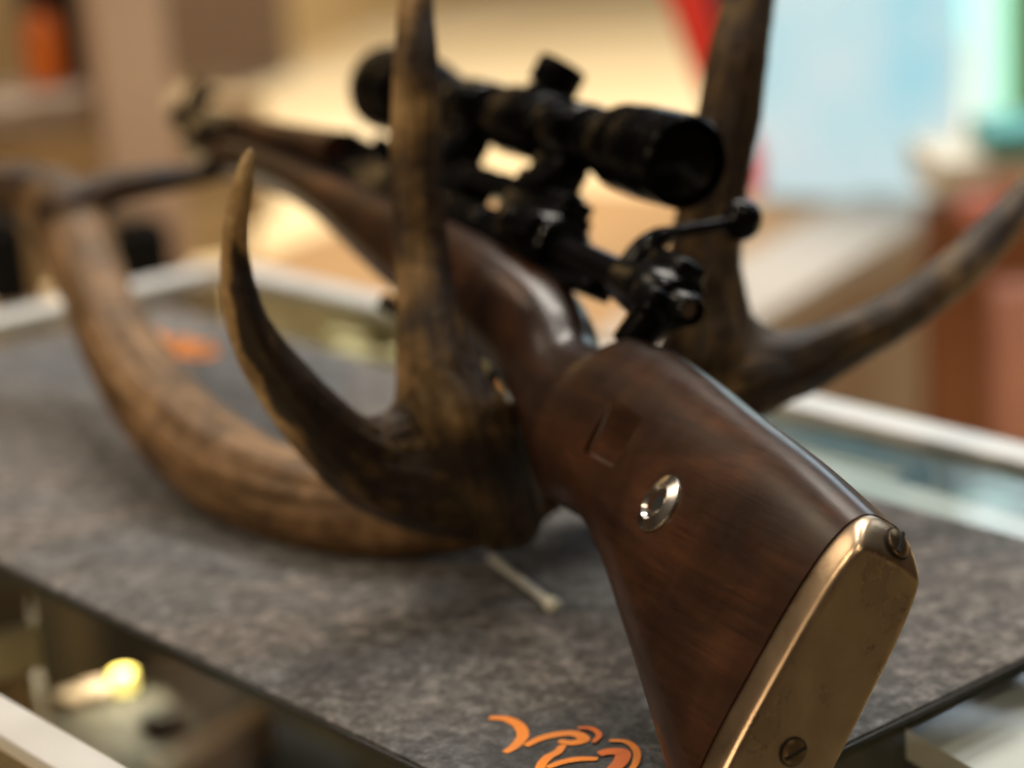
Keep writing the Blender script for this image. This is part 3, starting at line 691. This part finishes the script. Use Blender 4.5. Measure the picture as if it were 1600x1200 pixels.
# ---- handguard and fore-end band
hg = [(596, 24, -4, 20.5, 2.1, 0), (640, 21, -4, 20, 2.1, 0), (690, 18, -3, 19.5, 2.1, 0), (762, 15, -2, 19.0, 2.1, 0)]
MB().rings([egg(*r) for r in hermite(hg, 6)]).obj('handguard', M_handguard, rifle, sharp=50)
bd = [(764, 16, -27.2, 19.6, 2.3, 0), (772, 16, -27.2, 19.6, 2.3, 0), (800, 14, -26.8, 19.2, 2.3, 0), (828, 12, -26, 18.8, 2.3, 0), (833, 9, -23.5, 16.5, 2.3, 0)]
MB().rings([egg(*r) for r in bd]).obj('nose_cap', M_black, rifle, sharp=40)
# ---- barrel with front sight
barrel = MB().lathe([(0.535, 0.0145), (0.56, 0.0140), (0.62, 0.0115), (0.70, 0.0095), (0.898, 0.0078), (0.902, 0.0068), (0.902, 0.0040), (0.890, 0.0039)], N=40).obj('barrel', M_black, rifle)
fs = MB().box(L(0, 886, 9.5), XYZ, (0.0035, 0.012, 0.0045), 0.001)
fs.box(L(0, 886, 20), XYZ, (0.0012, 0.005, 0.009), 0.0005)
for w in (-6.5, 6.5): fs.box(L(w, 886, 19), (Vector((1, 0, 0.25*math.copysign(1, -w))), Vector((0, 1, 0)), Vector((0.25*math.copysign(1, w), 0, 1))), (0.0011, 0.006, 0.009), 0.0005)
fs.obj('front_sight', M_black, barrel)
MB().lathe([(0.876, 0.0098), (0.878, 0.0106), (0.896, 0.0106), (0.898, 0.0096)], N=32).obj('sight_ring', M_black, barrel)
rs = MB().box(L(0, 575, 16), XYZ, (0.009, 0.03, 0.004), 0.002)
rs.box(L(0, 560, 22), XYZ, (0.008, 0.004, 0.005), 0.001); rs.lathe([(-0.012, 0.0035), (0.012, 0.0035)], L(0, 590, 20), (1, 0, 0), 20)
rs.obj('rear_sight', M_black, barrel)
# ---- receiver
rc = MB()
rc.lathe([(0.448, 0.0150), (0.450, 0.0172), (0.540, 0.0172), (0.545, 0.0150)], N=48)
rc.lathe([(0.318, 0.0140), (0.322, 0.0168), (0.362, 0.0168), (0.366, 0.0150)], N=48)
rc.box(L(-13, 405, -3), XYZ, (0.0032, 0.052, 0.0085), 0.002)
rc.box(L(13, 405, -9), XYZ, (0.0032, 0.052, 0.0045), 0.002)
rc.box(L(0, 405, -13), XYZ, (0.013, 0.06, 0.004), 0.001)
rc.box(L(0, 300, -13.5), XYZ, (0.0075, 0.030, 0.003), 0.0015)
rc.box(L(-17, 338, 3), XYZ, (0.0045, 0.017, 0.006), 0.0015)
recv = rc.obj('receiver', M_black, rifle)
for (w, u, v, nx) in ((-17.6, 470, 2, -1), (-17.6, 500, 4, -1), (-21.6, 346, 3, -1), (-16.5, 385, -1, -1)):
    MB().lathe([(-0.001, 0.0042), (0.0006, 0.0042), (0.0016, 0.0032), (0.002, 0)], L(w, u, v), (nx, 0, 0.3), 24).obj('action_screw', M_black, recv)
# ---- bolt, drawn back with raised handle
ba, bb = L(0, 340, 0), L(1, 194, -7)
bdir = (bb-ba).normalized(); blen = (bb-ba).length
bolt = MB().lathe([(0, 0.0088), (blen-0.062, 0.0088), (blen-0.060, 0.0105), (blen-0.052, 0.0118), (blen-0.040, 0.0138), (blen-0.034, 0.0146), (blen-0.020, 0.0144), (blen-0.013, 0.0112), (blen-0.012, 0.0078), (blen-0.002, 0.0074), (blen, 0.0062), (blen-0.0005, 0.0045), (blen-0.003, 0.004)],
                  ba, bdir, 40).obj('bolt', M_black, rifle, sharp=30)
MB().lathe([(0, 0.0040), (0.0004, 0.0036), (0.0008, 0)], bb-bdir*0.003, bdir, 20).obj('firing_pin', simple('pin_brown', (0.16, 0.10, 0.075), 0.4, 0.6, 0.2, 60), bolt)
sl = MB().box(bb-bdir*0.030+L(1, 0, 11), (Vector((1, 0, 0)), bdir, Vector((1, 0, 0)).cross(bdir)), (0.0080, 0.015, 0.0090), 0.004)
sl.box(bb-bdir*0.020+L(-9, 0, -4), (Vector((1, 0, 0)), bdir, Vector((1, 0, 0)).cross(bdir)), (0.006, 0.010, 0.006), 0.0025)
sl.tube([L(0, 216, -4), L(0, 220, -17), L(0, 226, -31)], [0.0105, 0.0095, 0.0080], 20)
sl.obj('bolt_shroud', M_black, bolt)
sf = MB().tube([bb-bdir*0.022+L(4, 0, 12), bb-bdir*0.020+L(8, 0, 12), bb-bdir*0.018+L(10, 0, 9)], [0.005, 0.0052, 0.0045], 16, 0.7)
sf.obj('safety_lever', M_black, bolt)
hp = crom([(0, 250, 2), (0, 250, 12), (3, 250, 20), (10, 251, 26.5), (22, 252, 35), (37, 254, 45.5)], 6)
bh = MB().tube([L(*q) for q in hp], [0.0098-0.0066*min(1, i/17) for i in range(len(hp))], 20).obj('bolt_handle', M_black, bolt)
kc = L(39, 254, 47.5); kd = (L(38, 254, 46)-L(16, 252, 32)).normalized()
kn = [(-0.0098*math.cos(t), max(0.0001, 0.0100*math.sin(t))) for t in np.linspace(0.02, math.pi-0.02, 22)]
MB().lathe(kn, kc, kd, 36, cap=False).obj('bolt_knob', M_black, bolt)
# ---- trigger guard and trigger
tg = crom([(0, 288, -68), (0, 286, -80), (0, 296, -91), (0, 320, -95), (0, 344, -89), (0, 357, -74), (0, 366, -56)], 6)
guard = MB().tube([L(*q) for q in tg], 0.0072, 16, 0.3, Vector((1, 0, 0))).obj('trigger_guard', M_black, rifle)
MB().box(L(0, 400, -59), XYZ, (0.011, 0.05, 0.0045), 0.002).obj('floorplate', M_black, guard)
tr = crom([(0, 322, -64), (0, 319, -76), (0, 325, -86)], 6)
MB().tube([L(*q) for q in tr], 0.0028, 14).obj('trigger', M_black, guard)
# ---- scope
SA = 0.0562
so_ = L(0, 0, 56.2)
prof = [(0.2545, 0.0172), (0.2545, 0.0195), (0.2570, 0.0209), (0.2650, 0.0211), (0.2680, 0.0206), (0.2700, 0.0211), (0.2950, 0.0210), (0.2975, 0.0203), (0.2990, 0.0203), (0.3010, 0.0206), (0.3120, 0.0200), (0.3260, 0.0165), (0.3300, 0.0150), (0.3330, 0.0150), (0.3345, 0.0158), (0.3420, 0.0158), (0.3435, 0.0140), (0.3480, 0.0128),
        (0.3820, 0.0128), (0.3850, 0.0165), (0.3890, 0.0182), (0.4310, 0.0182), (0.4345, 0.0165), (0.4370, 0.0128), (0.4860, 0.0128), (0.5000, 0.0142), (0.5440, 0.0228), (0.5560, 0.0242), (0.5690, 0.0247), (0.5710, 0.0241), (0.5730, 0.0247), (0.5980, 0.0250), (0.6000, 0.0240), (0.5940, 0.0215)]
prof = [(a, r*1.04 if a < 0.327 else r) for a, r in prof]
scope = MB().lathe(prof, so_, (0, 1, 0), 64, cap=False).obj('scope', M_scope, rifle, sharp=28)
lp = [(0.2575-0.0022*math.cos(t*math.pi/2), max(1e-5, 0.0173*math.sin(t*math.pi/2))) for t in np.linspace(0, 1, 10)]
MB().lathe(lp, so_, (0, 1, 0), 48, cap=False).obj('eyepiece_lens', M_lens, scope)
lp = [(0.5925+0.002*math.cos(t*math.pi/2), max(1e-5, 0.0216*math.sin(t*math.pi/2))) for t in np.linspace(0, 1, 10)]
MB().lathe(lp, so_, (0, 1, 0), 48, cap=False).obj('objective_lens', M_lens, scope)
tprof = [(0.010, 0.0125), (0.0180, 0.0118), (0.0190, 0.0098), (0.0200, 0.0098), (0.0205, 0.0125), (0.0215, 0.0132), (0.0325, 0.0132), (0.0345, 0.0123), (0.0347, 0.0100), (0.0339, 0.0096), (0.0339, 0.0001)]
def knurled(axis, org):
    mb = MB().lathe(tprof, org, axis, 60); b = len(mb.v); N = 60
    ax = Vector(axis)
    for k in (5, 6):
        for j in range(N):
            v = mb.v[k*N+j]; c = Vector(org)+ax*((v-Vector(org)).dot(ax)); s = 1.0 if j % 2 else 0.95
            mb.v[k*N+j] = c+(v-c)*s
    return mb
knurled((0, 0, 1), L(0, 411, 56.2)).obj('turret_cap', M_scope, scope, sharp=25)
knurled((1, 0, 0), L(0, 411, 56.2)).obj('turret_cap', M_scope, scope, sharp=25)
# ---- mount: bridge base and two rings
mr = MB().box(L(0, 425, 19.5), XYZ, (0.0090, 0.100, 0.0062), 0.002)
mr.box(L(0, 475, 12), XYZ, (0.0100, 0.045, 0.0065), 0.001); mr.box(L(0, 352, 12), XYZ, (0.0100, 0.030, 0.0065), 0.001)
mount = mr.obj('mount_base', M_black, rifle)
for u in (333, 405, 425, 505):
    MB().lathe([(0, 0.0036), (0.0014, 0.0036), (0.002, 0.0028), (0.0021, 0)], L(0, u, 25.5), (0, 0, 1), 20).obj('mount_screw', M_black, mount)
for u0 in (361, 472):
    rg = MB().lathe([(-0.0135, 0.0127), (-0.0135, 0.0160), (-0.0122, 0.0168), (0.0122, 0.0168), (0.0135, 0.0160), (0.0135, 0.0127)], L(0, u0, 56.2), (0, 1, 0), 48, cap=False)
    rg.box(L(0, u0, 34), XYZ, (0.0095, 0.0135, 0.0080), 0.002)
    rg.box(L(0, u0, 26.5), XYZ, (0.0130, 0.0135, 0.0042), 0.0012)
    for sgn in (-1, 1): rg.box(L(sgn*18.2, u0, 56.2), XYZ, (0.0028, 0.0125, 0.0045), 0.001)
    ring = rg.obj('scope_ring', M_black, rifle)
    MB().lathe([(0, 0.0055), (0.006, 0.0055), (0.0072, 0.0045), (0.0074, 0)], L(12.8, u0, 26.5), (1, 0, 0), 24).obj('clamp_nut', M_black, ring)
    for sgn in (-1, 1):
        for du in (-5, 5):
            MB().lathe([(0, 0.0023), (0.0018, 0.0023), (0.0022, 0.0016)], L(sgn*18.2, u0+du, 60.6), (0, 0, 1), 14).obj('ring_screw', M_black, ring)

# ================================================================== ANTLERS
base = at(840, 760, 1.08)
rack = thing('antler_rack', Vector((base.x, base.y, 0.004)), 'large brown pair of branched antlers lying on the mat and cradling the rifle', 'antlers')
ro = rack.location
def chain(rows, n=10):
    """rows: photo x, y, depth, radius in photo pixels -> sampled world points and radii"""
    pts = []
    for x, y, k, r in rows:
        p = at(x, y, k); pts.append((p.x, p.y, p.z, r*k/FPX*1.05))
    return crom(pts, n)
def antler(name, chains, tone_fn, voxel=0.0022, smooth_it=10, seed=0, name_beam=False):
    mb = MB()
    for C in chains:
        pts = [Vector(c[:3]) for c in C]; rad = [max(c[3], 0.0012) for c in C]
        # rounded tips
        t = (pts[-1]-pts[-2]).normalized()
        pts += [pts[-1]+t*rad[-1]*0.55, pts[-1]+t*rad[-1]*0.92]; rad += [rad[-1]*0.8, rad[-1]*0.35]
        t = (pts[0]-pts[1]).normalized()
        pts = [pts[0]+t*rad[0]*0.92, pts[0]+t*rad[0]*0.55]+pts; rad = [rad[0]*0.35, rad[0]*0.8]+rad
        mb.tube(pts, rad, 28)
    o = mb.obj(name, M_antler, rack, offset=ro)
    md = o.modifiers.new('r', 'REMESH'); md.mode = 'VOXEL'; md.voxel_size = voxel; md.use_smooth_shade = True
    sm = o.modifiers.new('s', 'SMOOTH'); sm.iterations = smooth_it; sm.factor = 0.5
    apply_mods(o)
    me = o.data; nv = len(me.vertices)
    co = np.empty(nv*3); me.vertices.foreach_get('co', co); co = co.reshape(-1, 3)+np.array(ro)
    nrm = np.empty(nv*3); me.vertices.foreach_get('normal', nrm); nrm = nrm.reshape(-1, 3)
    best = np.full(nv, 1e9); along = np.zeros(nv); idx = np.zeros(nv, int); cidx = np.zeros(nv, int); Tn = np.zeros((nv, 3)); loc = np.zeros((nv, 2)); frac = np.zeros(nv)
    for ci, C in enumerate(chains):
        seg = np.concatenate([[0], np.cumsum(np.linalg.norm(np.diff(C[:, :3], axis=0), axis=1))])
        tan = np.gradient(C[:, :3], axis=0); tan /= np.linalg.norm(tan, axis=1)[:, None]+1e-9
        d = np.linalg.norm(co[:, None, :]-C[None, :, :3], axis=2)-C[None, :, 3]
        j = d.argmin(1); dm = d[np.arange(nv), j]; mk = dm < best
        fr_u = np.zeros_like(tan); uu = np.array([0.3, 0.2, 0.93]); uu = uu-tan[0]*uu.dot(tan[0]); uu /= np.linalg.norm(uu); fr_u[0] = uu
        for q in range(1, len(tan)):
            uu = uu-tan[q]*uu.dot(tan[q]); uu = uu/np.linalg.norm(uu); fr_u[q] = uu
        fr_v = np.cross(tan, fr_u); rel = co-C[j, :3]
        ru = (rel*fr_u[j]).sum(1); rv = (rel*fr_v[j]).sum(1)
        loc[mk, 0] = ru[mk]; loc[mk, 1] = rv[mk]
        best[mk] = dm[mk]; along[mk] = seg[j[mk]]+((co[mk]-C[j[mk], :3])*tan[j[mk]]).sum(1)
        idx[mk] = j[mk]; cidx[mk] = ci; Tn[mk] = tan[j[mk]]; frac[mk] = seg[j[mk]]/seg[-1]
    grain = np.zeros((nv, 3)); disp = np.zeros(nv); tone = np.zeros(nv)
    for i in range(nv):
        p = Vector(co[i])
        g = Vector((loc[i, 0]*200, loc[i, 1]*200, along[i]*5.5+cidx[i]*7.3)); grain[i] = (g.x*1.0, g.y*1.0, g.z*1.6)
        a1 = noise.noise(g*0.8+Vector((seed, 0, 0))); a2 = noise.noise(g*1.8); a3 = noise.noise(p*55)
        disp[i] = -0.0013*(1-abs(a1)*2.2)*1.0 + 0.0004*a2 + 0.0005*a3
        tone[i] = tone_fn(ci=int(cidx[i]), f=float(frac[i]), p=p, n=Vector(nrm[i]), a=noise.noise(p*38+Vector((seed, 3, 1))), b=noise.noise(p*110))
    tipfade = np.clip((1-frac)*5, 0.15, 1)
    co2 = co + nrm*(disp*tipfade)[:, None]-np.array(ro)
    me.vertices.foreach_set('co', co2.ravel())
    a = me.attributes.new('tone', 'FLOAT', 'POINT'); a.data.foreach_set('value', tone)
    hue = np.array([1.0 if (name_beam and c in (0, 1, 7)) else 0.0 for c in cidx])
    a = me.attributes.new('beam_hue', 'FLOAT', 'POINT'); a.data.foreach_set('value', hue)
    a = me.attributes.new('grain', 'FLOAT_VECTOR', 'POINT'); a.data.foreach_set('vector', grain.ravel())
    for p in me.polygons: p.use_smooth = True
    me.update()
    return o
# near antler: main beam, support tine under the fore-end, upright tine, small curved tine, web, burr
beam = chain([(845, 750, 1.085, 56), (760, 792, 1.085, 62), (650, 800, 1.095, 66), (540, 797, 1.115, 70), (435, 770, 1.145, 72), (340, 722, 1.185, 74), (250, 640, 1.24, 68), (185, 540, 1.31, 58), (145, 445, 1.37, 54), (112, 360, 1.42, 60), (85, 318, 1.44, 58)])
crown = chain([(130, 325, 1.42, 42), (70, 305, 1.44, 46), (5, 300, 1.46, 46), (-70, 306, 1.5, 46), (-140, 330, 1.55, 30)])
supp = chain([(100, 330, 1.41, 46), (170, 296, 1.42, 28), (250, 282, 1.435, 23), (320, 270, 1.462, 20), (362, 262, 1.48, 14)])
upr = chain([(765, 800, 1.05, 62), (742, 740, 1.035, 78), (712, 670, 1.03, 84), (690, 610, 1.03, 76), (676, 550, 1.03, 60), (665, 470, 1.035, 49), (656, 380, 1.04, 44), (651, 300, 1.04, 42), (649, 200, 1.04, 41), (650, 100, 1.04, 37), (651, 0, 1.045, 30), (657, -90, 1.05, 23), (666, -170, 1.05, 12)])
smt = chain([(745, 770, 1.045, 72), (660, 750, 1.03, 82), (584, 730, 1.02, 70), (522, 686, 1.00, 58), (464, 624, 0.98, 50), (412, 556, 0.965, 42), (380, 482, 0.95, 34), (368, 415, 0.945, 27), (368, 350, 0.94, 23), (378, 290, 0.935, 20), (387, 252, 0.933, 16), (390, 236, 0.933, 13.5)])
web = chain([(785, 700, 1.035, 48), (775, 745, 1.04, 60), (785, 795, 1.05, 66), (797, 810, 1.06, 54)])
web2 = chain([(596, 704, 1.02, 56), (640, 694, 1.025, 62), (700, 690, 1.03, 64)])
stub = chain([(735, 650, 1.03, 66), (775, 672, 1.03, 48), (808, 690, 1.035, 26)])
def tone_near(ci, f, p, n, a, b):
    if ci == 0:   # beam: tan
        base_ = 0.45+0.12*min(1, f*3)
    elif ci in (1, 7): base_ = 0.33
    elif ci == 3:  # small tine: outer face painted pale as if lit, pale tip, dark stain on the inner face
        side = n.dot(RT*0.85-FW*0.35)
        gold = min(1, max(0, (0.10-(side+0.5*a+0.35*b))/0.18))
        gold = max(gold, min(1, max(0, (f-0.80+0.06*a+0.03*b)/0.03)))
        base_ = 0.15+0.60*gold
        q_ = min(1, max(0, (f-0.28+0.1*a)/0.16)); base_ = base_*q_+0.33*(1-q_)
    elif ci == 2: base_ = 0.40+0.24*a-0.14*n.dot(RT)  # upright tine: left-facing side coloured lighter as if lit from there
    else: base_ = 0.35
    return base_+0.16*a+0.10*b
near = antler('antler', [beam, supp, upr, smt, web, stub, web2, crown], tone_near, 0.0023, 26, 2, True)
near['label'] = 'near antler with long tan beam and two brown tines'
# far antler behind the butt: upright tine and the long prong to the right
fb = chain([(985, 700, 1.12, 60), (1050, 640, 1.11, 70), (1105, 570, 1.10, 76), (1108, 500, 1.10, 66), (1102, 420, 1.10, 58), (1108, 340, 1.10, 54), (1122, 260, 1.10, 51), (1138, 180, 1.10, 50), (1152, 90, 1.10, 48), (1170, 0, 1.105, 43), (1190, -110, 1.11, 34), (1208, -200, 1.11, 16)])
fp = chain([(1075, 610, 1.10, 66), (1160, 585, 1.10, 72), (1235, 570, 1.105, 55), (1310, 538, 1.11, 44), (1405, 490, 1.12, 38), (1490, 428, 1.13, 36), (1555, 362, 1.145, 33), (1610, 300, 1.16, 26), (1670, 225, 1.17, 12)])
fw_ = chain([(1090, 540, 1.10, 62), (1135, 520, 1.10, 46), (1165, 545, 1.10, 44)])
def tone_far(ci, f, p, n, a, b): return 0.31+0.20*a+0.14*b
far = antler('antler', [fb, fp, fw_], tone_far, 0.0026, 12, 9)
far['label'] = 'far antler with dark upright tine and long right prong'
# skull plate joining both under the wrist of the stock
sk = [at(850, 755, 1.10), at(905, 735, 1.12), at(960, 712, 1.12), at(1020, 690, 1.12)]
MB().tube(sk, [0.018, 0.021, 0.021, 0.017], 24, 0.7).obj('skull_plate', simple('bone', (0.16, 0.11, 0.06), 0.6, 0, 0.3, 60, 0.2), rack, offset=ro)
